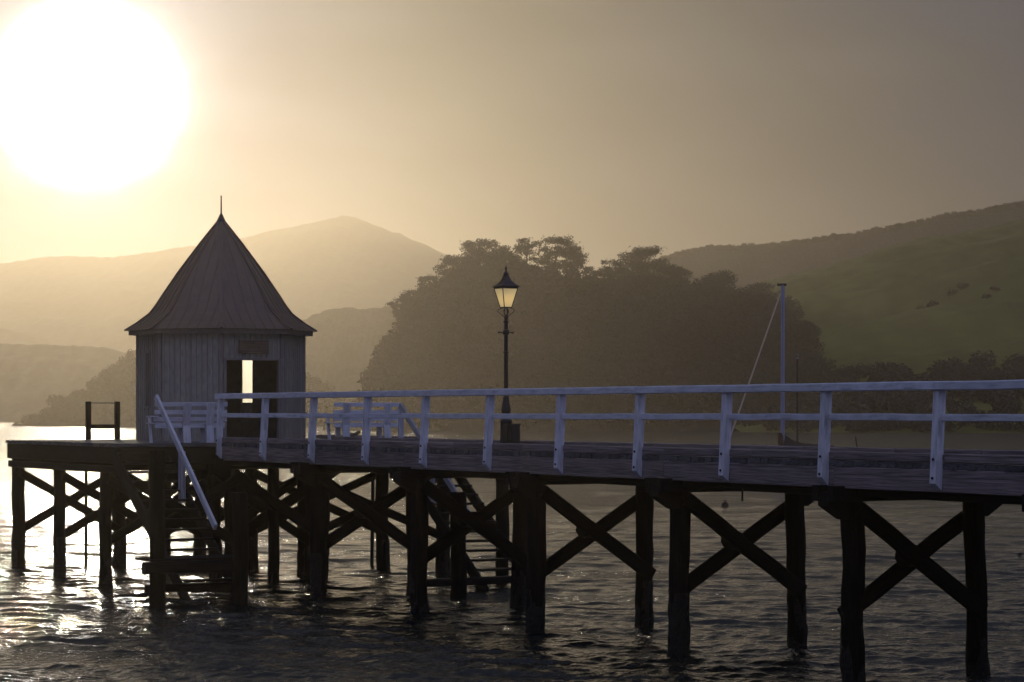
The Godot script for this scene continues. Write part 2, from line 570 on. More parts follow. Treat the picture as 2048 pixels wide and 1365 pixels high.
func build_hills() -> void:
	ridge("mountain", "distant pointed mountain fading into the golden haze", M.far, [[-500, 600], [-200, 552], [0, 527], [90, 515], [165, 513], [230, 515], [300, 505], [375, 493], [430, 490], [490, 475], [560, 458], [620, 448], [660, 437], [682, 431], [702, 433], [740, 447], [790, 465], [840, 485], [890, 508], [960, 545], [1050, 590], [1200, 640], [1400, 690], [1700, 740], [2300, 780]], 2600, 1500, 3300, 14, 1)
	ridge("hill", "hazy far hill sloping down behind the lower shore", M.far, [[-500, 610], [-200, 632], [0, 657], [50, 668], [100, 688], [160, 712], [300, 760], [500, 835]], 1750, 1300, 2100, 10, 2)
	ridge("hill", "low rounded hill on the far shore", M.far, [[-500, 690], [-200, 682], [0, 688], [100, 690], [170, 693], [215, 697], [260, 710], [300, 725], [400, 760], [600, 835]], 1250, 1107, 1500, 6, 3)
	ridge("hill", "mid-distance bushy hill behind the pavilion", M.scrub, [[420, 835], [500, 720], [560, 655], [608, 640], [625, 630], [660, 620], [700, 613], [720, 620], [750, 617], [790, 612], [850, 620], [950, 640], [1200, 700], [1500, 800], [1600, 838]], 1150, 960, 1400, 8, 4)
	var cape: Callable = ridge("headland", "small dark wooded cape coming down to the bright water", M.scrub, [[100, 845], [118, 836], [130, 818], [145, 808], [165, 793], [185, 776], [215, 753], [245, 728], [270, 717], [300, 703], [400, 690], [500, 700], [600, 760], [760, 838]], 780, 715, 900, 5, 5)
	var far_ridge: Callable = ridge("hill", "long dark ridge rising behind the wooded headland", M.scrub, [[1150, 600], [1250, 540], [1330, 514], [1380, 502], [1410, 495], [1460, 492], [1540, 490], [1620, 480], [1660, 472], [1700, 470], [1760, 457], [1830, 445], [1900, 427], [1950, 424], [2000, 413], [2048, 404], [2200, 372], [2500, 330], [2900, 300]], 1300, 820, 1700, 9, 6, 1.3)
	var spur: Callable = ridge("hillside", "green grassy spur with faint terraces above the dark shore", M.grass, [[1300, 800], [1400, 690], [1480, 590], [1530, 562], [1600, 548], [1700, 519], [1760, 499], [1850, 476], [1950, 462], [2048, 440], [2200, 405], [2500, 350], [2900, 330]], 820, 480, 1000, 5, 7, -1.5)
	# bushes: hedges along the crest and scrub on the lower slopes, too many and too far to count
	var bush := clump(150, 0.22)
	scatter("hedge", "dark hedge and bushes along the crest of the long ridge", bush, far_ridge, 900, 1288, 1302, 75.0, 300.0, 0.5, 1.7, 0.15)
	scatter("scrub", "dark scrub and trees at the foot of the grassy spur", bush, spur, 620, 483, 545, 50.0, 200.0, 1.6, 3.6, 0.4)
	scatter("bushes", "clumps of bush in the gullies of the grassy spur", bush, spur, 9, 632, 648, 106.0, 130.0, 0.8, 1.7, 0.1)
	scatter("shore_bush", "bush covering the dark cape", bush, cape, 520, 718, 785, -148.0, -50.0, 1.5, 3.0, 0.4)

# a leafy clump of radius one: many small leaf-sized faces through its volume
func clump(n: int, size: float) -> Mesh:
	var st := begin()
	for i in n:
		var d := Vector3(rng.randfn(), rng.randfn(), rng.randfn()).normalized()
		var p := d * pow(rng.randf(), 0.45) * Vector3(1.0, 0.8, 1.0)
		leaf(st, p, size * rng.randf_range(0.6, 1.2))
	return st.commit()

func leaf(st: SurfaceTool, p: Vector3, r: float) -> void:
	var u := Vector3(rng.randfn(), rng.randfn(), rng.randfn()).normalized()
	var v := u.cross(Vector3(rng.randfn(), rng.randfn(), rng.randfn())).normalized()
	var n := u.cross(v)
	var t := rng.randf_range(0.6, 1.3)
	st.set_color(Color(t, t, t))
	tri(st, p + u * r, p - u * r * 0.5 + v * r * 0.8, p - u * r * 0.5 - v * r * 0.8, n)

func scatter(called: String, label: String, mesh: Mesh, at: Callable, n: int, z0: float, z1: float, x0: float, x1: float, r0: float, r1: float, lift: float) -> void:
	var mm := MultiMesh.new()
	mm.transform_format = MultiMesh.TRANSFORM_3D
	mm.mesh = mesh
	var places: Array[Transform3D] = []
	for i in n:
		var p: Vector3 = at.call(rng.randf_range(x0, x1), rng.randf_range(z0, z1))
		if p.y < 0.2: continue
		var r := rng.randf_range(r0, r1)
		p.y += r * lift
		places.append(Transform3D(Basis(Vector3.UP, rng.randf() * TAU).scaled(Vector3(r, r * rng.randf_range(0.7, 1.1), r)), p))
	mm.instance_count = places.size()
	for i in places.size(): mm.set_instance_transform(i, places[i])
	var o := MultiMeshInstance3D.new()
	o.name = numbered(called)
	o.multimesh = mm
	o.material_override = M.leaf_far
	add_child(o)
	tag(o, label, "", "", "stuff")

# ------------------------------------------------------------------ wooded headland
const HEAD_Z := 580.0
func build_headland() -> void:
	var prof := [[670, 850], [720, 815], [760, 748], [795, 680], [835, 630], [890, 578], [960, 556], [1060, 556], [1130, 572], [1200, 588], [1300, 580], [1400, 592], [1500, 612], [1560, 640], [1620, 700], [1660, 765], [1730, 850]]
	var at: Callable = ridge("headland", "wooded headland mound behind the street lamp", M.scrub, prof, HEAD_Z, 525, 680, 4, 9, 0.9)
	var wood := clump(280, 0.13)
	scatter("woodland", "dense wood covering the headland behind the lamp", wood, at, 1100, 527, 600, -34.0, 74.0, 2.2, 4.2, 0.35)
	# the trees one can tell apart on the skyline: x, top, foot, half width of the crown, kind
	var trees := [
		[803, 588, 660, 20, 0, "small open pine at the lowest end of the wooded headland"],
		[836, 578, 650, 22, 0, "thin pine with bare trunk, second up the headland's slope"],
		[866, 552, 630, 24, 0, "ragged pine with side branches partway up the slope"],
		[908, 508, 600, 32, 0, "stepped pine below the crest, before the tall bushy pine"],
		[958, 474, 590, 44, 1, "tall bushy pine on the crest just before the lamp"],
		[996, 494, 590, 24, 1, "narrow pine directly behind the lamp's finial"],
		[1050, 478, 590, 32, 0, "pine with ragged flat top just beyond the lamp"],
		[1108, 475, 592, 40, 0, "tallest pine on the crest with sky showing between its trunks"],
		[1142, 492, 600, 22, 1, "dense pine at the edge of the gap in the skyline"],
		[1182, 536, 605, 24, 0, "low sparse pine in the gap of the skyline"],
		[1218, 520, 605, 28, 0, "small layered pine leaning beside the umbrella-shaped pine"],
		[1286, 491, 600, 42, 1, "umbrella-shaped pine with wide dark crown alone on the crest"],
		[1350, 528, 610, 24, 2, "round dark tree right after the umbrella-shaped pine"],
		[1432, 539, 630, 36, 2, "broad rounded tree on the falling crest"],
		[1512, 562, 655, 34, 2, "rounded tree behind and before the yacht's mast top"],
		[1572, 592, 690, 28, 2, "rounded tree directly behind the yacht's mast"],
		[1612, 640, 740, 26, 2, "lowest rounded tree at the headland's far end"],
	]
	for t in trees: tree(t[0], t[1], t[2], t[3], t[4], t[5])

func tree(px: float, top: float, foot: float, half: float, kind: int, label: String) -> void:
	var z := HEAD_Z + rng.randf_range(-6.0, 10.0)
	var k := z / F
	var root := thing("pine_tree" if kind < 2 else "broadleaf_tree", label, "tree", "trees on the headland's skyline")
	var base := Vector3((px - 1024.0) * k, EYE + (825.0 - foot) * k, -z)
	root.position = base
	var h := (foot - top) * k
	var r := half * k * 1.2
	var trunk := begin()
	var crown := begin()
	trunk.set_color(Color.WHITE)
	var lean := Vector3(rng.randf_range(-0.08, 0.08), 0, rng.randf_range(-0.08, 0.08)) * h
	var pts: Array = []
	for i in 6:
		var f := i / 5.0
		pts.append(Vector3(lean.x * f * f, h * 0.93 * f, lean.z * f * f))
	tube(trunk, pts, 0.34, 7, 0.09)
	# puffs of needles or leaves fill an uneven crown; gaps stay open between them
	var puffs: int = [34, 60, 60][kind]
	var mid: float = [0.68, 0.64, 0.55][kind]
	var reach: float = [0.38, 0.42, 0.48][kind]
	for i in puffs:
		var f := clampf(rng.randf_range(mid - reach * 0.95, mid + reach * 0.85), 0.15, 1.0)
		var wide := r * sqrt(maxf(0.02, 1.0 - pow((f - mid) / reach, 2.0)))
		var a := rng.randf() * TAU
		var d := wide * pow(rng.randf(), 0.5) * rng.randf_range(0.75, 1.1)
		var p := Vector3(lean.x * f, h * f * 0.96, lean.z * f) + Vector3(cos(a), 0, sin(a)) * d
		var joint := Vector3(lean.x * f * f, maxf(0.2, h * (f * 0.90 - 0.12)), lean.z * f * f)
		if i % 2 == 0: tube(trunk, [joint, joint.lerp(p, 0.55) + Vector3(0, -0.15, 0), p], 0.10, 5, 0.03)
		var pr: float = r * rng.randf_range(0.16, 0.32) + 0.35
		var n := int(pr * pr * 34.0) + 46
		var flat: float = [0.5, 0.62, 0.8][kind]
		for x in n:
			var q := Vector3(rng.randfn(), rng.randfn(), rng.randfn()).normalized() * pow(rng.randf(), 0.5) * pr
			leaf(crown, p + q * Vector3(1, flat, 1), rng.randf_range(0.13, 0.32))
		for x in 6:
			var b := rng.randf() * TAU
			var q := p + Vector3(cos(b), rng.randf_range(0.0, 0.5), sin(b)) * pr * rng.randf_range(0.9, 1.3)
			for y in 4: leaf(crown, q + Vector3(rng.randfn(), rng.randfn(), rng.randfn()) * 0.16, rng.randf_range(0.10, 0.24))
	obj("trunk", trunk, M.bark, root)
	obj("crown", crown, M.leaf, root)

# ------------------------------------------------------------------ wharf
const NEAR := 22.75
const FARP := 25.16
const HEAD0 := 53.75
const HEAD1 := 62.0
const HW0 := 19.7
const HW1 := 28.7

func part(root: Node3D, called: String, m: Material, f: Callable) -> MeshInstance3D:
	var st := begin()
	tone(st)
	f.call(st)
	return obj(called, st, m, root)

func pile(root: Node3D, s: float, w: float, top: float, r: float, lean_w := 0.0, lean_s := 0.0) -> void:
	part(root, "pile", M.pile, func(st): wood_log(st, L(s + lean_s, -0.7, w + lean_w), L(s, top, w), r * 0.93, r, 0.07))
	# shells and weed crusted round the pile between the tides
	var hi := rng.randf_range(0.75, 1.15)
	var f0 := (hi + 0.7) / (top + 0.7)
	part(root, "shell_crust", M.crust, func(st): wood_log(st, L(s + lean_s, -0.6, w + lean_w), L(lerpf(s + lean_s, s, f0), hi, lerpf(w + lean_w, w, f0)), r * 1.14, r * 0.86, 0.16, 18, 14))

func brace(root: Node3D, a: Vector3, b: Vector3, wid := 0.12, hei := 0.26) -> void:
	part(root, "brace", M.pile, func(st): beam(st, a, b, wid, hei, Vector3.UP, 0.02, 0.012))

func build_wharf() -> void:
	var root := wharf_thing("wooden_wharf", "dark timber wharf on tarred piles with crossed braces, leading to the pavilion", "wharf", 45.0, 24.0, 0.0)
	# bents of the neck
	var bents: Array = []
	for px in [463, 635, 838, 1075, 1360, 1703]: bents.append(s_at(px, NEAR))
	var step: float = bents[4] - bents[5]
	for i in range(1, 4): bents.append(bents[5] - step * i)
	var leans := [[0.0, 0.0], [0.03, 0.05], [0.0, -0.05], [-0.06, -0.04], [-0.03, 0.07], [0.08, 0.15], [0.0, 0.0], [0.05, 0.02], [0.0, 0.0]]
	for i in bents.size():
		var s: float = bents[i]
		var a: Array = leans[i]
		pile(root, s, NEAR, 2.95, 0.185, a[0])
		pile(root, s, FARP, 2.95, 0.175, a[1])
		if i == 0: pile(root, s, 23.85, 2.95, 0.14)
		for e in [-0.2, 0.2]:
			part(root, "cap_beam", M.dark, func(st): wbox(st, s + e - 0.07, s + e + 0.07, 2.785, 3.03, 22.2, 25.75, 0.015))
		# wedge-shaped corbels under both ends of the caps
		for q in [[22.22, -1.0], [25.72, 1.0]]:
			part(root, "corbel", M.dark, func(st):
				var w0: float = q[0]
				var dw: float = -q[1]
				var poly := [Vector2(w0, 2.93), Vector2(w0, 2.72), Vector2(w0 + dw * 0.36, 2.50), Vector2(w0 + dw * 0.62, 2.50), Vector2(w0 + dw * 0.62, 2.93)]
				prism(st, poly, s - 0.14, s + 0.14))
		brace(root, L(s - 0.2, 2.66, NEAR), L(s - 0.2, 1.0, FARP + 0.03))
		brace(root, L(s + 0.2, 1.0, NEAR - 0.02), L(s + 0.2, 2.46, FARP + 0.03))
		part(root, "brace_block", M.dark, func(st): wood_log(st, L(s - 0.16, 1.92, 23.84), L(s + 0.16, 1.90, 23.86), 0.17, 0.16, 0.1, 9, 4))
	var s0: float = bents[-1] - 1.0
	# stringers, fascia boards and kerbs in lengths, butted at the bents
	for i in bents.size():
		var b: float = bents[i] if i > 0 else HEAD0
		var a: float = bents[i + 1] if i + 1 < bents.size() else s0
		for w in [22.72, 23.5, 24.4, 25.2]:
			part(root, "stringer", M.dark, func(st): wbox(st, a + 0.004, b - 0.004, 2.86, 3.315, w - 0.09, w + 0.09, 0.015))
		part(root, "fascia_board", M.wood, func(st): beam(st, L(a + 0.004, 3.155, 22.47), L(b - 0.004, 3.155, 22.47), 0.1, 0.33, Vector3.UP, 0.012, 0.004))
		part(root, "fascia_board", M.wood, func(st): beam(st, L(a + 0.004, 3.155, 25.45), L(b - 0.004, 3.155, 25.45), 0.1, 0.33, Vector3.UP, 0.012, 0.004))
		var mid := (a + b) / 2.0 + rng.randf_range(-0.6, 0.6)
		for q in [[a, mid], [mid, b]]:
			part(root, "kerb_beam", M.wood, func(st): beam(st, L(q[0] + 0.006, 3.485, 22.5), L(q[1] - 0.006, 3.485, 22.5), 0.16, 0.13, Vector3.UP, 0.015, 0.005))
			part(root, "kerb_beam", M.wood, func(st): beam(st, L(q[0] + 0.006, 3.485, 25.42), L(q[1] - 0.006, 3.485, 25.42), 0.16, 0.13, Vector3.UP, 0.015, 0.005))
	var s := s0
	while s < HEAD0 - 0.05:
		part(root, "deck_plank", M.deck, func(st): wbox(st, s + 0.004, s + 0.196, 3.325 + rng.randf_range(-0.004, 0.004), DECK + rng.randf_range(-0.006, 0.006), 22.42 + rng.randf_range(-0.015, 0.02), 25.52 + rng.randf_range(-0.03, 0.03)))
		s += 0.2
	# the head: a wider platform
	var n := int((HEAD1 - HEAD0) / 0.206)
	for i in n:
		var a := HEAD0 + 0.206 * i
		part(root, "deck_plank", M.deck, func(st): wbox(st, a + 0.004, a + 0.202, 3.325, DECK + rng.randf_range(-0.006, 0.006), HW0 + rng.randf_range(-0.02, 0.03), HW1 + rng.randf_range(-0.03, 0.03)))
	for w in [HW0 + 0.12, 21.2, 26.8, HW1 - 0.12]:
		part(root, "head_beam", M.dark, func(st): wbox(st, HEAD0 + 0.02, HEAD1 - 0.02, 2.93, 3.32, w - 0.08, w + 0.08, 0.015))
	for q in [[HEAD0 + 0.11, HW0 + 0.2, 22.62], [HEAD0 + 0.11, 25.3, HW1 - 0.2], [HEAD1 - 0.12, HW0 + 0.2, HW1 - 0.2]]:
		part(root, "head_beam", M.dark, func(st): wbox(st, q[0] - 0.08, q[0] + 0.08, 2.91, 3.318, q[1], q[2], 0.015))
	part(root, "waler", M.dark, func(st): beam(st, L(HEAD0 - 0.2, 2.79, HW0 + 0.12), L(HEAD1 - 0.1, 2.79, HW0 + 0.12), 0.16, 0.17, Vector3.UP, 0.02, 0.008))
	part(root, "waler", M.dark, func(st): beam(st, L(HEAD0 - 0.2, 2.79, HW1 - 0.12), L(HEAD1 - 0.1, 2.79, HW1 - 0.12), 0.16, 0.17, Vector3.UP, 0.02, 0.008))
	part(root, "edge_beam", M.wood, func(st): wbox(st, HEAD0 + 1.2, HEAD1 - 0.1, DECK + 0.005, DECK + 0.11, HW1 - 0.2, HW1 - 0.04, 0.015))
	var rows := [[55.0, 58.3, 61.7], [55.0, 58.3, 61.7], [55.0, 58.3, 61.7], [53.7, 57.2, 61.2]]
	var across := [19.95, NEAR, FARP, 28.45]
	for k in 4:
		for j in 3:
			pile(root, rows[k][j], across[k], 2.93, [0.155, 0.165, 0.165, 0.175][k] * (1.0 if j < 2 else 1.12), rng.randf_range(-0.06, 0.06), rng.randf_range(-0.06, 0.06))
	for j in 3:
		for k in 3:
			brace(root, L(rows[k][j] - 0.22, 2.55, across[k]), L(rows[k + 1][j] - 0.22, 0.95, across[k + 1]), 0.1, 0.22)
			brace(root, L(rows[k][j] + 0.22, 0.95, across[k]), L(rows[k + 1][j] + 0.22, 2.5, across[k + 1]), 0.1, 0.22)
		part(root, "cap_beam", M.dark, func(st): wbox(st, rows[0][j] - 0.12, rows[0][j] + 0.12, 2.74, 2.92, HW0 + 0.3, HW1 - 0.3, 0.015))
	brace(root, L(53.5, 2.55, NEAR), L(53.5, 1.45, 20.8), 0.1, 0.24)
	brace(root, L(53.3, 2.55, 20.0), L(53.3, 0.95, NEAR), 0.1, 0.24)
	part(root, "pipe", M.rust, func(st): tube(st, [L(58.0, -0.5, 28.55), L(58.0, 3.0, 28.6)], 0.05))
	part(root, "hanging_bolt", M.rust, func(st): tube(st, [L(s_at(1485, 22.6), 2.70, 22.6), L(s_at(1485, 22.6), 2.9, 22.6)], 0.016))

func prism(st: SurfaceTool, poly: Array, s0: float, s1: float) -> void:
	var mid := Vector2.ZERO
	for p in poly: mid += p / poly.size()
	for i in poly.size():
		var p: Vector2 = poly[i]
		var q: Vector2 = poly[(i + 1) % poly.size()]
		var e := (q - p).orthogonal()
		if e.dot(p - mid) < 0.0: e = -e
		quad(st, L(s0, p.y, p.x), L(s0, q.y, q.x), L(s1, q.y, q.x), L(s1, p.y, p.x), Vector3(0, e.y, -e.x), Rect2(0, 0, 0.2, 0.2))
	for i in range(1, poly.size() - 1):
		tri(st, L(s0, poly[0].y, poly[0].x), L(s0, poly[i].y, poly[i].x), L(s0, poly[i + 1].y, poly[i + 1].x), Vector3(1, 0, 0))
		tri(st, L(s1, poly[0].y, poly[0].x), L(s1, poly[i].y, poly[i].x), L(s1, poly[i + 1].y, poly[i + 1].x), Vector3(-1, 0, 0))

# ------------------------------------------------------------------ landing stairs
func build_stairs() -> void:
	stairs("dark timber boat stairs before the pavilion with a white handrail, near side", 19.72, 21.0, 20.76, [53.75, 4.56], [50.1, 1.62], true)
	stairs("dark timber boat stairs on the wharf's far side beside the bench", 27.15, 28.5, 27.15, [53.55, 4.38], [49.7, 1.60], false)

func stairs(label: String, w0: float, w1: float, wr: float, ra: Array, rb: Array, front: bool) -> void:
	var root := wharf_thing("landing_stairs", label, "stairs", 51.0, (w0 + w1) / 2.0, 0.0, "boat stairs at the wharf head")
	for w in [w0, w1]:
		part(root, "side_board", M.dark, func(st): beam(st, L(53.7, 3.05, w), L(49.0, -0.15, w), 0.08, 0.3, Vector3.UP, 0.012))
	var s := 53.55
	var y := 3.18
	while y > 0.05:
		part(root, "tread", M.dark, func(st): wbox(st, s - 0.14, s + 0.14, y - 0.03, y + 0.02, w0 + 0.045, w1 - 0.045))
		s -= 0.31
		y -= 0.211
	part(root, "handrail", M.white if front else M.white_worn, func(st): beam(st, L(ra[0], ra[1] - 0.05, wr), L(rb[0], rb[1] - 0.05, wr), 0.07, 0.16, Vector3.UP, 0.01))
	# rail posts: one at the head of the stairs, one partway down
	if not front: part(root, "rail_post", M.white, func(st): wbox(st, ra[0] - 0.03, ra[0] + 0.09, DECK - 0.3 if front else DECK, ra[1] - 0.1, wr - 0.02, wr + 0.09, 0.01))
	var f := 0.42
	var ps := lerpf(ra[0], rb[0], f)
	part(root, "rail_post", M.white_worn, func(st): wbox(st, ps - 0.09, ps + 0.09, lerpf(3.05, -0.15, (53.7 - ps) / 4.7), lerpf(ra[1], rb[1], f) - 0.08, wr - 0.02, wr + 0.10, 0.01))
	# landing at the foot
	if front:
		part(root, "landing_beam", M.dark, func(st): wbox(st, 47.9, 48.1, 0.72, 0.97, 18.25, 20.65, 0.02))
		part(root, "landing_beam", M.dark, func(st): wbox(st, 48.4, 48.6, 0.28, 0.45, 18.5, 20.6, 0.02))
		for i in 4: part(root, "landing_plank", M.dark, func(st): wbox(st, 47.95 + i * 0.24, 48.17 + i * 0.24, 0.98, 1.03, 18.4, 20.6))
		for q in [[18.62, 48.15, 3.35, 0.17], [20.42, 47.9, 2.42, 0.17], [19.2, 49.6, 1.0, 0.14]]:
			part(root, "pile", M.pile, func(st): wood_log(st, L(q[1], -0.7, q[0]), L(q[1], q[2], q[0]), q[3], q[3], 0.07))
	else:
		for q in [[25.6, 47.6, 2.35, 0.185], [28.6, 50.9, 2.95, 0.16]]:
			part(root, "pile", M.pile, func(st): wood_log(st, L(q[1], -0.7, q[0]), L(q[1], q[2], q[0]), q[3], q[3], 0.07))
		part(root, "landing_beam", M.dark, func(st): wbox(st, 49.0, 49.2, 0.12, 0.3, 25.4, 28.7, 0.02))

# ------------------------------------------------------------------ railing
func build_railing() -> void:
	var root := wharf_thing("white_railing", "white painted timber railing with two rails along the wharf's near edge", "railing", 40.0, 22.4, DECK)
	var s0 := s_at(437, 22.36)
	var ds := 2.672
	var posts: Array = []
	for i in 17: posts.append(s0 - ds * i)
	for i in posts.size():
		var s: float = posts[i] + (rng.randf_range(-0.03, 0.03) if i > 0 else 0.0)
		# the post splays out a little towards its foot, which is cut on a slant
		var st := begin()
		tone(st, 0.9, 1.08)
		var h := 0.065
		var tw := 22.36
		var bw := 22.295 + rng.randf_range(-0.012, 0.012)
		var low := 3.13 + rng.randf_range(-0.02, 0.03)
		var bot := 3.02
		var top := 4.47
		var t := [L(s - h, top, tw), L(s + h, top, tw), L(s + h, top, tw + 0.13), L(s - h, top, tw + 0.13)]
		var b := [L(s - h, low, bw), L(s + h, low, bw), L(s + h, bot, bw + 0.12), L(s - h, bot, bw + 0.12)]
		var outs := [Vector3(0, 0, 1), Vector3(-1, 0, 0), Vector3(0, 0, -1), Vector3(1, 0, 0)]
		for k in 4:
			var k2 := (k + 1) % 4
			quad(st, b[k], t[k], t[k2], b[k2], outs[k], Rect2(rng.randf(), rng.randf(), 1.0, 0.18))
		quad(st, b[0], b[1], b[2], b[3], Vector3.DOWN)
		quad(st, t[0], t[1], t[2], t[3], Vector3.UP)
		obj("post", st, M.white, root)
		for y in [3.47, 3.2]:
			part(root, "bolt", M.rust, func(bs):
				var p := L(s, y, bw + (tw - bw) * (y - 3.1) / 1.4)
				lathe_to(bs, p + Vector3(0, 0, -0.004), Vector3(0, 0, 1), 0.022, 0.02))
		if i + 1 < posts.size():
			var e: float = posts[i + 1]
			var a: float = posts[i] if i > 0 else posts[i] + 0.14
			part(root, "top_rail", M.white, func(ts):
				tone(ts, 0.88, 1.06)
				beam(ts, L(a - 0.003, 4.532, tw + 0.05), L(e + 0.003, 4.532, tw + 0.05), 0.19, 0.13, Vector3.UP, 0.014, 0.004))
			part(root, "middle_rail", M.white, func(ts):
				tone(ts, 0.88, 1.06)
				beam(ts, L(posts[i] - h - 0.002, 4.075, tw + 0.075), L(e + h + 0.002, 4.075, tw + 0.075), 0.06, 0.105, Vector3.UP, 0.01, 0.006))

func lathe_to(st: SurfaceTool, p: Vector3, dir: Vector3, r: float, d: float) -> void:
	var e1 := dir.cross(Vector3.UP).normalized()
	var e2 := dir.cross(e1)
	for i in 6:
		var t0 := TAU * i / 6
		var t1 := TAU * (i + 1) / 6
		var a := p + (e1 * cos(t0) + e2 * sin(t0)) * r
		var b := p + (e1 * cos(t1) + e2 * sin(t1)) * r
		quad(st, a, b, b + dir * d, a + dir * d, a + b - p * 2.0)
		tri(st, a + dir * d, b + dir * d, p + dir * d * 1.15, dir)

# ------------------------------------------------------------------ pavilion
const PS := 58.45
const PW := 24.38
const PR := 2.167

func face_pt(ang: float, u: float, y: float, off: float, ap: float) -> Vector3:
	# ang: direction of the face's outward normal, in the thing's own axes (0 = towards the shore, +x)
	var n := Vector3(cos(ang), 0, sin(ang))
	var t := Vector3(-sin(ang), 0, cos(ang))
	return n * (ap + off) + t * u + Vector3(0, y, 0)

func wall_piece(st: SurfaceTool, ang: float, u0: float, u1: float, y0: float, y1: float, ap: float, thick := 0.06) -> void:
	if u1 - u0 < 0.01 or y1 - y0 < 0.01: return
	var n := Vector3(cos(ang), 0, sin(ang))
	var t := Vector3(-sin(ang), 0, cos(ang))
	var o := [face_pt(ang, u0, y0, 0, ap), face_pt(ang, u1, y0, 0, ap), face_pt(ang, u1, y1, 0, ap), face_pt(ang, u0, y1, 0, ap)]
	var i := [face_pt(ang, u0, y0, -thick, ap), face_pt(ang, u1, y0, -thick, ap), face_pt(ang, u1, y1, -thick, ap), face_pt(ang, u0, y1, -thick, ap)]
	quad(st, o[0], o[3], o[2], o[1], n, Rect2(u0, y0, y1 - y0, u1 - u0))
	quad(st, i[0], i[3], i[2], i[1], -n, Rect2(u0, y0, y1 - y0, u1 - u0))
	quad(st, o[0], o[1], i[1], i[0], Vector3.DOWN)
	quad(st, o[3], o[2], i[2], i[3], Vector3.UP)
	quad(st, o[0], o[3], i[3], i[0], -t)
	quad(st, o[1], o[2], i[2], i[1], t)

func strip(st: SurfaceTool, ang: float, u: float, y0: float, y1: float, ap: float, wid := 0.045, out := 0.03) -> void:
	beam(st, face_pt(ang, u, y0, out / 2.0 + 0.001, ap), face_pt(ang, u, y1, out / 2.0 + 0.001, ap), out, wid, Vector3(-sin(ang), 0, cos(ang)), 0.004)

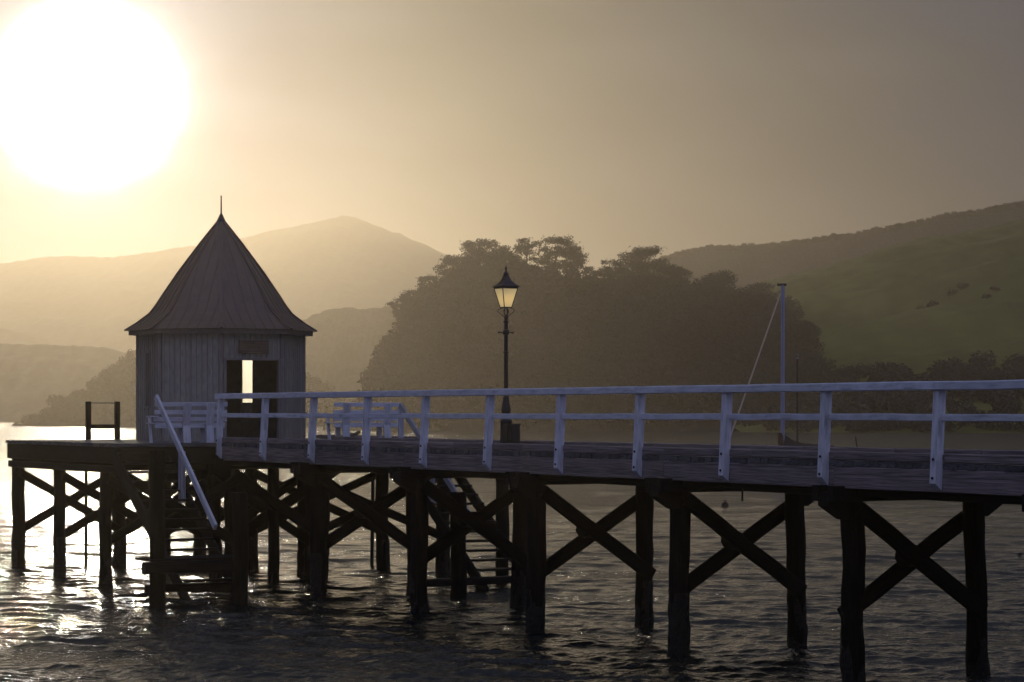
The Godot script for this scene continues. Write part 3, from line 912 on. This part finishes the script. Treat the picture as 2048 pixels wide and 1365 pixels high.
func build_pavilion() -> void:
	var root := wharf_thing("pavilion", "eight-sided board pavilion with a tall pointed bell-shaped roof on the wharf head", "pavilion", PS, PW, DECK)
	var ap := PR * cos(PI / 8)
	var half := PR * sin(PI / 8)
	var H := 2.78
	# openings by face: 0 faces along the wharf to the shore; the angle grows towards the near side (+z)
	var holes := {0: [-0.74, 0.70, 0.0, 2.06], 2: [-0.10, 0.16, 0.9, 2.25], 6: [-0.2, 0.2, 0.9, 2.1], 5: [-0.22, 0.105, 1.0, 2.35]}
	for f in 8:
		var ang := f * PI / 4
		var st := begin()
		tone(st, 0.9, 1.05)
		if holes.has(f):
			var h: Array = holes[f]
			wall_piece(st, ang, -half, h[0], 0.0, H, ap)
			wall_piece(st, ang, h[1], half, 0.0, H, ap)
			wall_piece(st, ang, h[0], h[1], h[3], H, ap)
			wall_piece(st, ang, h[0], h[1], 0.0, h[2], ap)
		else:
			wall_piece(st, ang, -half, half, 0.0, H, ap)
		obj("wall", st, M.hut, root)
		var u := -half + 0.1
		while u < half - 0.03:
			var runs := [[0.02, H - 0.05]]
			if holes.has(f) and u > holes[f][0] - 0.03 and u < holes[f][1] + 0.03:
				runs = [[holes[f][3] + 0.07, H - 0.05]]
				if holes[f][2] > 0.2: runs.append([0.02, holes[f][2] - 0.06])
			for r in runs:
				if r[1] - r[0] < 0.15: continue
				part(root, "batten", M.hut, func(bs): strip(bs, ang, u, r[0], r[1], ap))
			u += 0.148
		# corner post
		var ca := ang + PI / 8
		part(root, "corner_post", M.trim, func(cs): beam(cs, Vector3(cos(ca) * (PR - 0.005), 0.0, sin(ca) * (PR - 0.005)), Vector3(cos(ca) * (PR - 0.005), H, sin(ca) * (PR - 0.005)), 0.09, 0.09, Vector3(cos(ca), 0, sin(ca)), 0.008))
		if holes.has(f):
			var h: Array = holes[f]
			var fr := begin()
			tone(fr)
			for uu in [h[0] - 0.03, h[1] + 0.03]: strip(fr, ang, uu, h[2], h[3] + 0.06, ap, 0.06, 0.034)
			beam(fr, face_pt(ang, h[0], h[3] + 0.03, 0.017, ap), face_pt(ang, h[1], h[3] + 0.03, 0.017, ap), 0.034, 0.06, Vector3.UP, 0.004)
			if h[2] > 0.2: beam(fr, face_pt(ang, h[0] - 0.05, h[2] - 0.03, 0.03, ap), face_pt(ang, h[1] + 0.05, h[2] - 0.03, 0.03, ap), 0.06, 0.05, Vector3.UP, 0.004)
			obj("door_frame" if f == 0 else "window_frame", fr, M.trim, root)
		# inside lining, dark
	# frosted pane and the white panel below it, seen through the doorway
	var fa := 5 * PI / 4
	part(root, "window_pane", M.frost, func(s2): quad(s2, face_pt(fa, -0.218, 1.002, -0.02, ap), face_pt(fa, 0.103, 1.002, -0.02, ap), face_pt(fa, 0.103, 2.348, -0.02, ap), face_pt(fa, -0.218, 2.348, -0.02, ap), Vector3(cos(fa), 0, sin(fa))))
	part(root, "lower_panel", M.white, func(s2): wall_piece(s2, fa, -0.22, 0.105, 0.62, 0.995, ap - 0.075, 0.03))
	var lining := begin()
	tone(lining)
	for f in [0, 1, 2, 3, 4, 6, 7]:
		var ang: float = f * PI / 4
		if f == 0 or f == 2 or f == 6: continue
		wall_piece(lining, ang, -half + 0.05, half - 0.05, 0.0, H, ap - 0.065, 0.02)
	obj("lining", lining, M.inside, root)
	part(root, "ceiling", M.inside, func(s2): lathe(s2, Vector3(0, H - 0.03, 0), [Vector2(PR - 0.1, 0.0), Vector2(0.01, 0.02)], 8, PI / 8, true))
	# roof
	var prof := [Vector2(2.51, 2.86), Vector2(2.20, 3.05), Vector2(1.86, 3.31), Vector2(1.69, 3.53), Vector2(1.52, 3.80), Vector2(1.12, 4.39), Vector2(0.54, 5.17), Vector2(0.12, 5.70)]
	for f in 8:
		var ang := f * PI / 4
		var st := begin()
		tone(st, 0.85, 1.1)
		for k in prof.size() - 1:
			var p: Vector2 = prof[k]
			var q: Vector2 = prof[k + 1]
			var a0 := ang - PI / 8
			var a1 := ang + PI / 8
			quad(st, Vector3(cos(a0) * p.x, p.y, sin(a0) * p.x), Vector3(cos(a1) * p.x, p.y, sin(a1) * p.x), Vector3(cos(a1) * q.x, q.y, sin(a1) * q.x), Vector3(cos(a0) * q.x, q.y, sin(a0) * q.x), Vector3(cos(ang), 0.8, sin(ang)), Rect2(f * 0.3, k * 0.2, 0.6, 0.2))
		obj("roof", st, M.roof, root)
		# raised seams that run down each face
		for i in range(-3, 4):
			var u := i * 0.27
			var ss := begin()
			tone(ss, 0.8, 1.15)
			var any := false
			for k in prof.size() - 1:
				var p: Vector2 = prof[k]
				var q: Vector2 = prof[k + 1]
				var hp := p.x * sin(PI / 8)
				var hq := q.x * sin(PI / 8)
				if absf(u) > hp - 0.02: continue
				var fr := 1.0 if absf(u) < hq else (hp - absf(u)) / (hp - hq)
				var q2 := p.lerp(q, fr)
				var cs := cos(PI / 8)
				beam(ss, face_pt(ang, u, p.y + 0.006, p.x * cs, 0.0), face_pt(ang, u, q2.y + 0.006, q2.x * cs, 0.0), 0.018, 0.022, Vector3(cos(ang), 0.6, sin(ang)), 0.004)
				any = true
			if any: obj("roof_seam", ss, M.roof, root)
		# hip caps
		var ha := ang + PI / 8
		var hc := begin()
		tone(hc, 0.8, 1.0)
		for k in prof.size() - 1:
			var p: Vector2 = prof[k]
			var q: Vector2 = prof[k + 1]
			beam(hc, Vector3(cos(ha) * p.x, p.y + 0.012, sin(ha) * p.x), Vector3(cos(ha) * q.x, q.y + 0.012, sin(ha) * q.x), 0.085, 0.04, Vector3(cos(ha), 1.0, sin(ha)), 0.01)
		obj("hip_cap", hc, M.roof, root)
		# eave board and soffit
		part(root, "eave_board", M.trim, func(es): wall_piece(es, ang, -2.4 * sin(PI / 8), 2.4 * sin(PI / 8), 2.745, 2.85, 2.4 * cos(PI / 8), 0.03))
		part(root, "soffit", M.trim, func(es):
			var a0 := ang - PI / 8
			var a1 := ang + PI / 8
			quad(es, Vector3(cos(a0) * 2.1, 2.785, sin(a0) * 2.1), Vector3(cos(a1) * 2.1, 2.785, sin(a1) * 2.1), Vector3(cos(a1) * 2.42, 2.80, sin(a1) * 2.42), Vector3(cos(a0) * 2.42, 2.80, sin(a0) * 2.42), Vector3.DOWN))
	part(root, "finial", M.iron, func(s2): lathe(s2, Vector3.ZERO, [Vector2(0.17, 5.63), Vector2(0.125, 5.74), Vector2(0.085, 5.82), Vector2(0.05, 5.90), Vector2(0.022, 5.95), Vector2(0.016, 6.36), Vector2(0.02, 6.40), Vector2(0.001, 6.43)], 12))
	# sign over the doorway
	var sg := wharf_thing("sign_board", "small weathered brown name board fixed above the pavilion's doorway", "sign", PS - ap - 0.05, PW + 0.02, DECK + 2.2)
	part(sg, "board", M.sign, func(s2): box(s2, Vector3(-0.0, 0.03, -0.42), Vector3(0.035, 0.37, 0.40)))
	part(sg, "emblem", M.letter, func(s2): lathe_to(s2, Vector3(0.034, 0.31, 0.0), Vector3(1, 0, 0), 0.045, 0.006))
	for row in [[0.20, 6, 0.055], [0.10, 11, 0.04]]:
		for i in row[1]:
			part(sg, "letter", M.letter, func(s2):
				var z: float = (i - (row[1] - 1) / 2.0) * -0.062
				var hh: float = row[2]
				beam(s2, Vector3(0.037, row[0] - hh / 2, z - 0.012), Vector3(0.037, row[0] + hh / 2, z - 0.010), 0.012, 0.01, Vector3.RIGHT, 0.002)
				if i % 3 != 1: beam(s2, Vector3(0.037, row[0] + (0.0 if i % 2 else hh / 2 - 0.005), z - 0.012), Vector3(0.037, row[0] + (0.0 if i % 2 else hh / 2 - 0.005), z + 0.02), 0.012, 0.01, Vector3.UP, 0.002))

# ------------------------------------------------------------------ lamp
func build_lamp() -> void:
	var w := 24.9
	var s := s_at(1012, w)
	var root := wharf_thing("street_lamp", "black Victorian street lamp with a four-sided lantern on the wharf", "street lamp", s, w, DECK)
	var k := 50.7 / F        # metres per picture pixel at the lamp
	part(root, "base", M.iron, func(st): lathe(st, Vector3.ZERO, [Vector2(0.15, 0.0), Vector2(0.15, 0.06), Vector2(0.125, 0.09), Vector2(0.118, 0.50), Vector2(0.13, 0.53), Vector2(0.13, 0.56), Vector2(0.08, 0.60)], 8, PI / 8, true))
	part(root, "shaft", M.iron, func(st): lathe(st, Vector3.ZERO, [Vector2(0.085, 0.58), Vector2(0.078, 0.68), Vector2(0.105, 0.76), Vector2(0.108, 0.80), Vector2(0.075, 0.96), Vector2(0.06, 1.06), Vector2(0.052, 1.10), Vector2(0.046, 1.16), Vector2(0.045, 1.98), Vector2(0.06, 1.99), Vector2(0.06, 2.02), Vector2(0.043, 2.03), Vector2(0.041, 2.37), Vector2(0.07, 2.38), Vector2(0.078, 2.42), Vector2(0.07, 2.47), Vector2(0.042, 2.49), Vector2(0.038, 2.62), Vector2(0.056, 2.635), Vector2(0.056, 2.66), Vector2(0.035, 2.68), Vector2(0.045, 2.73), Vector2(0.05, 2.76), Vector2(0.03, 2.80), Vector2(0.0, 2.80)], 14))
	part(root, "ladder_bar", M.iron, func(st):
		tube(st, [Vector3(0, 2.425, -0.17), Vector3(0, 2.425, 0.17)], 0.014)
		for e in [-0.17, 0.17]: lathe(st, Vector3(0, 2.425, e), [Vector2(0.001, -0.026), Vector2(0.02, -0.018), Vector2(0.026, 0.0), Vector2(0.02, 0.018), Vector2(0.001, 0.026)], 8))
	var lb := 2.955          # underside of the lantern
	var lt := 3.36
	var hb := 0.088
	var ht := 0.182
	for i in 4:
		var a := PI / 4 + i * PI / 2
		part(root, "scroll_bracket", M.iron, func(st):
			var pts: Array = []
			for j in 9:
				var f := j / 8.0
				pts.append(Vector3(cos(a), 0, sin(a)) * (0.03 + 0.115 * sin(PI * pow(f, 1.4)) + 0.06 * f) + Vector3(0, 2.74 + 0.205 * f + 0.015 * sin(PI * f), 0))
			tube(st, pts, 0.008, 6))
		part(root, "stay", M.iron, func(st):
			var b := i * PI / 2
			tube(st, [Vector3(cos(b) * 0.015, 2.76, sin(b) * 0.015), Vector3(cos(b) * 0.05, 2.83, sin(b) * 0.05), Vector3(cos(b) * 0.03, 2.95, sin(b) * 0.03)], 0.008, 6))
		var c0 := Vector3(cos(a) * hb * sqrt(2.0), lb, sin(a) * hb * sqrt(2.0))
		var c1 := Vector3(cos(a) * ht * sqrt(2.0), lt, sin(a) * ht * sqrt(2.0))
		var a2 := a + PI / 2
		var d0 := Vector3(cos(a2) * hb * sqrt(2.0), lb, sin(a2) * hb * sqrt(2.0))
		var d1 := Vector3(cos(a2) * ht * sqrt(2.0), lt, sin(a2) * ht * sqrt(2.0))
		part(root, "lantern_bar", M.iron, func(st): beam(st, c0, c1, 0.018, 0.018, Vector3(cos(a), 0, sin(a)), 0.003))
		part(root, "lantern_bar", M.iron, func(st): beam(st, c0, d0, 0.016, 0.02, Vector3.UP, 0.003))
		part(root, "lantern_bar", M.iron, func(st): beam(st, c1, d1, 0.016, 0.024, Vector3.UP, 0.003))
		part(root, "pane", M.glass, func(st): quad(st, c0.lerp(d0, 0.02) + Vector3(0, 0.008, 0), d0.lerp(c0, 0.02) + Vector3(0, 0.008, 0), d1.lerp(c1, 0.02) - Vector3(0, 0.008, 0), c1.lerp(d1, 0.02) - Vector3(0, 0.008, 0), (c1 + d1) * Vector3(1, 0, 1)))
	part(root, "lantern_roof", M.iron, func(st):
		lathe(st, Vector3.ZERO, [Vector2(0.26, 3.365), Vector2(0.305, 3.395), Vector2(0.295, 3.40), Vector2(0.20, 3.45), Vector2(0.12, 3.52), Vector2(0.075, 3.60), Vector2(0.07, 3.63)], 4, PI / 4, true)
		lathe(st, Vector3.ZERO, [Vector2(0.06, 3.62), Vector2(0.062, 3.66), Vector2(0.045, 3.69), Vector2(0.02, 3.72), Vector2(0.016, 3.74), Vector2(0.026, 3.765), Vector2(0.026, 3.79), Vector2(0.01, 3.82), Vector2(0.001, 3.86)], 10))
	part(root, "lantern_floor", M.iron, func(st): box(st, Vector3(-hb, lb - 0.012, -hb), Vector3(hb, lb, hb), 0.003))
	part(root, "bulb", M.bulb, func(st): lathe(st, Vector3(0, 3.24, 0), [Vector2(0.001, 0.0), Vector2(0.022, 0.012), Vector2(0.03, 0.04), Vector2(0.022, 0.075), Vector2(0.014, 0.09), Vector2(0.014, 0.125)], 10))
	var glow := OmniLight3D.new()
	glow.name = "lamp_light"
	glow.light_color = Color(1.0, 0.86, 0.5)
	glow.light_energy = 0.012
	glow.light_size = 0.03
	glow.omni_range = 12.0
	glow.omni_attenuation = 2.0
	glow.shadow_enabled = true
	glow.position = Vector3(0, 3.16, 0)
	root.add_child(glow)
	var bx := wharf_thing("electrical_box", "plain dark metal box standing close beside the lamp's foot", "box", s_at(1027, 24.95) - 0.02, 24.95, DECK)
	part(bx, "case", M.iron, func(st): box(st, Vector3(-0.09, 0.0, -0.10), Vector3(0.09, 0.475, 0.10), 0.01))
	part(bx, "lid", M.iron, func(st): box(st, Vector3(-0.10, 0.476, -0.11), Vector3(0.10, 0.50, 0.11), 0.006))

# ------------------------------------------------------------------ benches
func build_benches() -> void:
	bench("white slatted bench with its back to the shore before the pavilion wall", 20.88, 22.75, [21.7, 22.3])
	bench("white slatted bench with its back to the shore beside the far stairs", 25.62, 27.5, [25.95, 27.1])

func bench(label: String, w0: float, w1: float, ups: Array) -> void:
	var s := 54.15
	var root := wharf_thing("wooden_bench", label, "bench", s, (w0 + w1) / 2.0, DECK, "benches at the wharf head")
	for y in [DECK + 0.93, DECK + 0.74, DECK + 0.57]:
		part(root, "back_slat", M.white, func(st): wbox(st, s - 0.01 + (0.93 - y + DECK) * 0.15, s + 0.02 + (0.93 - y + DECK) * 0.15, y - 0.052, y + 0.052, w0, w1))
	for i in 4:
		part(root, "seat_slat", M.white, func(st): wbox(st, s + 0.14 + i * 0.115, s + 0.24 + i * 0.115, DECK + 0.455, DECK + 0.485, w0, w1))
	part(root, "seat_rail", M.white, func(st): wbox(st, s + 0.08, s + 0.12, DECK + 0.36, DECK + 0.455, w0 + 0.04, w1 - 0.04))
	for w in ups:
		part(root, "back_post", M.white, func(st): beam(st, L(s - 0.05, DECK + 0.97, w), L(s + 0.06, DECK + 0.30, w), 0.19, 0.05, Vector3(1, 0, 0), 0.006))
		part(root, "leg", M.white, func(st): beam(st, L(s + 0.05, DECK + 0.45, w), L(s - 0.02, DECK, w), 0.19, 0.06, Vector3(1, 0, 0), 0.006))
		part(root, "leg", M.white, func(st): beam(st, L(s + 0.5, DECK + 0.45, w), L(s + 0.45, DECK, w), 0.13, 0.06, Vector3(1, 0, 0), 0.006))
		part(root, "bearer", M.white, func(st): wbox(st, s + 0.02, s + 0.58, DECK + 0.37, DECK + 0.452, w - 0.03, w + 0.03))
	part(root, "armrest", M.white, func(st): wbox(st, s + 0.0, s + 0.62, DECK + 0.62, DECK + 0.655, w0 + 0.02, w0 + 0.10))
	part(root, "arm_post", M.white, func(st): beam(st, L(s + 0.52, DECK + 0.62, w0 + 0.06), L(s + 0.40, DECK, w0 + 0.06), 0.07, 0.06, Vector3(1, 0, 0), 0.006))

# ------------------------------------------------------------------ small things on the wharf
func build_small_things() -> void:
	var lad := wharf_thing("boat_ladder", "dark timber ladder whose two posts stand above the wharf's end", "ladder", 62.05, 22.4, 0.0)
	for w in [22.0, 22.82]:
		part(lad, "post", M.dark, func(st): wbox(st, 61.93, 62.06, 2.6, 4.44, w - 0.065, w + 0.065, 0.012))
		part(lad, "side_rail", M.dark, func(st): tube(st, [L(62.1, -0.5, w - 0.03), L(62.08, 2.9, w - 0.03)], 0.045))
	part(lad, "top_bar", M.iron, func(st): tube(st, [L(62.0, 4.40, 21.98), L(62.0, 4.40, 22.84)], 0.014))
	part(lad, "cross_plank", M.dark, func(st): wbox(st, 61.94, 61.98, 3.70, 3.82, 22.04, 22.78, 0.006))
	var y := 0.2
	while y < 3.0:
		part(lad, "rung", M.iron, func(st): tube(st, [L(62.1, y, 21.98), L(62.1, y, 22.8)], 0.016))
		y += 0.34
	var cl := wharf_thing("mooring_cleat", "black iron mooring cleat with two raised horns on the wharf's far edge", "cleat", s_at(703, 28.45), 28.45, DECK + 0.01)
	part(cl, "foot", M.iron, func(st): lathe(st, Vector3.ZERO, [Vector2(0.15, 0.0), Vector2(0.15, 0.025), Vector2(0.09, 0.04), Vector2(0.075, 0.12), Vector2(0.001, 0.14)], 12))
	part(cl, "horn", M.iron, func(st): tube(st, [Vector3(0, 0.10, 0.02), Vector3(0.0, 0.12, -0.09), Vector3(0.0, 0.17, -0.17), Vector3(0, 0.20, -0.23)], 0.06, 10, 0.05))
	part(cl, "horn", M.iron, func(st): tube(st, [Vector3(0, 0.10, -0.02), Vector3(0.0, 0.14, 0.09), Vector3(0.0, 0.18, 0.17)], 0.05, 10, 0.03))

# ------------------------------------------------------------------ boats and buoys
func at_px(px: float, z: float, y := 0.0) -> Vector3:
	return Vector3((px - 1024.0) / F * z, y, -z)

func hull_mesh(st: SurfaceTool, len_f: float, len_a: float, beam_w: float, free: float) -> void:
	var secs: Array = []
	for i in 13:
		var f := i / 12.0
		var x := lerpf(-len_f, len_a, f)
		var b := beam_w / 2.0 * (sin(PI * pow(clampf(f * 0.82 + 0.0, 0.0, 1.0), 0.8)))
		if i == 0: b = 0.02
		var sheer := free * (1.0 + 0.35 * pow(1.0 - f, 2.0))
		var ring := PackedVector3Array()
		for j in 9:
			var t := PI * j / 8.0
			ring.append(Vector3(x + (0.35 * (sheer * 0.5) if i == 0 else 0.0) * (-1.0 if j == 0 or j == 8 else 0.0), sheer - sin(t) * (sheer + 0.35), cos(t) * b * (1.0 if j == 0 or j == 8 else 1.0)))
		secs.append(ring)
	for i in 12:
		for j in 8: quad(st, secs[i][j], secs[i + 1][j], secs[i + 1][j + 1], secs[i][j + 1], secs[i][j] + secs[i][j + 1] - Vector3(2.0 * secs[i][j].x, 1.0, 0))
		quad(st, secs[i][0], secs[i + 1][0], secs[i + 1][8], secs[i][8], Vector3.UP)
	for j in range(1, 8): tri(st, secs[12][0], secs[12][j], secs[12][j + 1], Vector3.RIGHT)

func build_boats() -> void:
	var z := 160.0
	var y := thing("yacht", "moored white yacht with a tall pale mast and furled jib, behind the railing", "yacht")
	y.position = at_px(1563, z)
	y.rotation.y = deg_to_rad(-8)
	part(y, "hull", M.hull, func(st): hull_mesh(st, 4.0, 5.2, 2.6, 0.85))
	part(y, "cabin", M.hull, func(st): box(st, Vector3(-0.8, 0.8, -0.75), Vector3(2.4, 1.3, 0.75), 0.12))
	part(y, "mast", M.alloy, func(st): tube(st, [Vector3(0.08, 0.8, 0), Vector3(0.10, 12.6, 0)], 0.15, 10, 0.13))
	part(y, "masthead", M.canvas, func(st): box(st, Vector3(-0.28, 12.58, -0.12), Vector3(0.34, 12.74, 0.12), 0.03))
	part(y, "spreader", M.alloy, func(st): tube(st, [Vector3(0.1, 7.15, -0.7), Vector3(0.05, 7.05, 0), Vector3(0.1, 7.15, 0.7)], 0.04))
	part(y, "furled_jib", M.sail, func(st): tube(st, [Vector3(-0.05, 12.1, 0), Vector3(-3.85, 1.2, 0)], 0.05, 8, 0.06))
	part(y, "boom", M.alloy, func(st): tube(st, [Vector3(0.1, 1.85, 0), Vector3(3.6, 1.8, 0)], 0.06))
	part(y, "sail_cover", M.canvas, func(st):
		var pts := [Vector2(-0.05, 2.86), Vector2(0.35, 2.55), Vector2(0.8, 2.28), Vector2(1.4, 2.10), Vector2(2.4, 2.0), Vector2(3.5, 1.92)]
		for i in pts.size() - 1:
			for e in [-1.0, 1.0]:
				var p: Vector2 = pts[i]
				var q: Vector2 = pts[i + 1]
				quad(st, Vector3(p.x, p.y, 0), Vector3(q.x, q.y, 0), Vector3(q.x, 1.78, 0.16 * e), Vector3(p.x, 1.78, 0.16 * e), Vector3(0, 0.3, e)))
	part(y, "mast_collar", M.canvas_brown, func(st): lathe(st, Vector3(-0.02, 0, 0), [Vector2(0.2, 1.7), Vector2(0.22, 2.2), Vector2(0.18, 2.78)], 8))
	for e in [-1.0, 1.0]:
		part(y, "shroud", M.iron, func(st): tube(st, [Vector3(0.1, 12.4, 0), Vector3(0.1, 7.15, 0.7 * e), Vector3(0.2, 0.9, 1.2 * e)], 0.008, 4))
	z = 185.0
	var y2 := thing("yacht", "small moored boat with a short thin dark mast beside the tall-masted yacht", "yacht")
	y2.position = at_px(1595, z)
	y2.rotation.y = deg_to_rad(14)
	part(y2, "hull", M.hull, func(st): hull_mesh(st, 2.6, 3.2, 2.0, 0.6))
	part(y2, "mast", M.canvas, func(st): tube(st, [Vector3(0, 0.55, 0), Vector3(0, 8.3, 0)], 0.08, 8, 0.06))
	part(y2, "spreader", M.alloy, func(st): tube(st, [Vector3(0, 8.3, -0.3), Vector3(0, 8.28, 0.3)], 0.03))
	part(y2, "cabin", M.hull, func(st): box(st, Vector3(-0.6, 0.55, -0.5), Vector3(1.0, 1.0, 0.5), 0.1))
	part(y2, "wind_vane", M.alloy, func(st): tube(st, [Vector3(-0.12, 8.62, 0), Vector3(0.12, 8.62, 0), Vector3(0, 8.3, 0)], 0.02))
	var buoy := thing("mooring_buoy", "round dark mooring buoy floating seen below the wharf deck", "buoy", "mooring buoys")
	buoy.position = at_px(1450, 105.0, 0.06)
	part(buoy, "float", M.buoy, func(st): lathe(st, Vector3.ZERO, [Vector2(0.001, -0.2), Vector2(0.12, -0.14), Vector2(0.17, 0.0), Vector2(0.12, 0.12), Vector2(0.03, 0.17), Vector2(0.001, 0.18)], 14))
	part(buoy, "ring", M.rust, func(st): tube(st, [Vector3(-0.05, 0.16, 0), Vector3(-0.04, 0.24, 0), Vector3(0.04, 0.24, 0), Vector3(0.05, 0.16, 0)], 0.015))
	var b2 := thing("mooring_buoy", "tiny dark buoy on the water past the last pair of piles", "buoy", "mooring buoys")
	b2.position = at_px(2040, 69.0, 0.03)
	part(b2, "float", M.buoy, func(st): lathe(st, Vector3.ZERO, [Vector2(0.001, -0.1), Vector2(0.07, -0.06), Vector2(0.085, 0.0), Vector2(0.05, 0.07), Vector2(0.001, 0.09)], 12))
	var pole := thing("mooring_pole", "thin slanting dark pole standing in the water beyond the wharf", "pole")
	pole.position = at_px(1728, 140.0)
	part(pole, "stake", M.pile, func(st): tube(st, [Vector3(0, -0.4, 0), Vector3(-0.48, 2.70, 0)], 0.05, 8, 0.035))
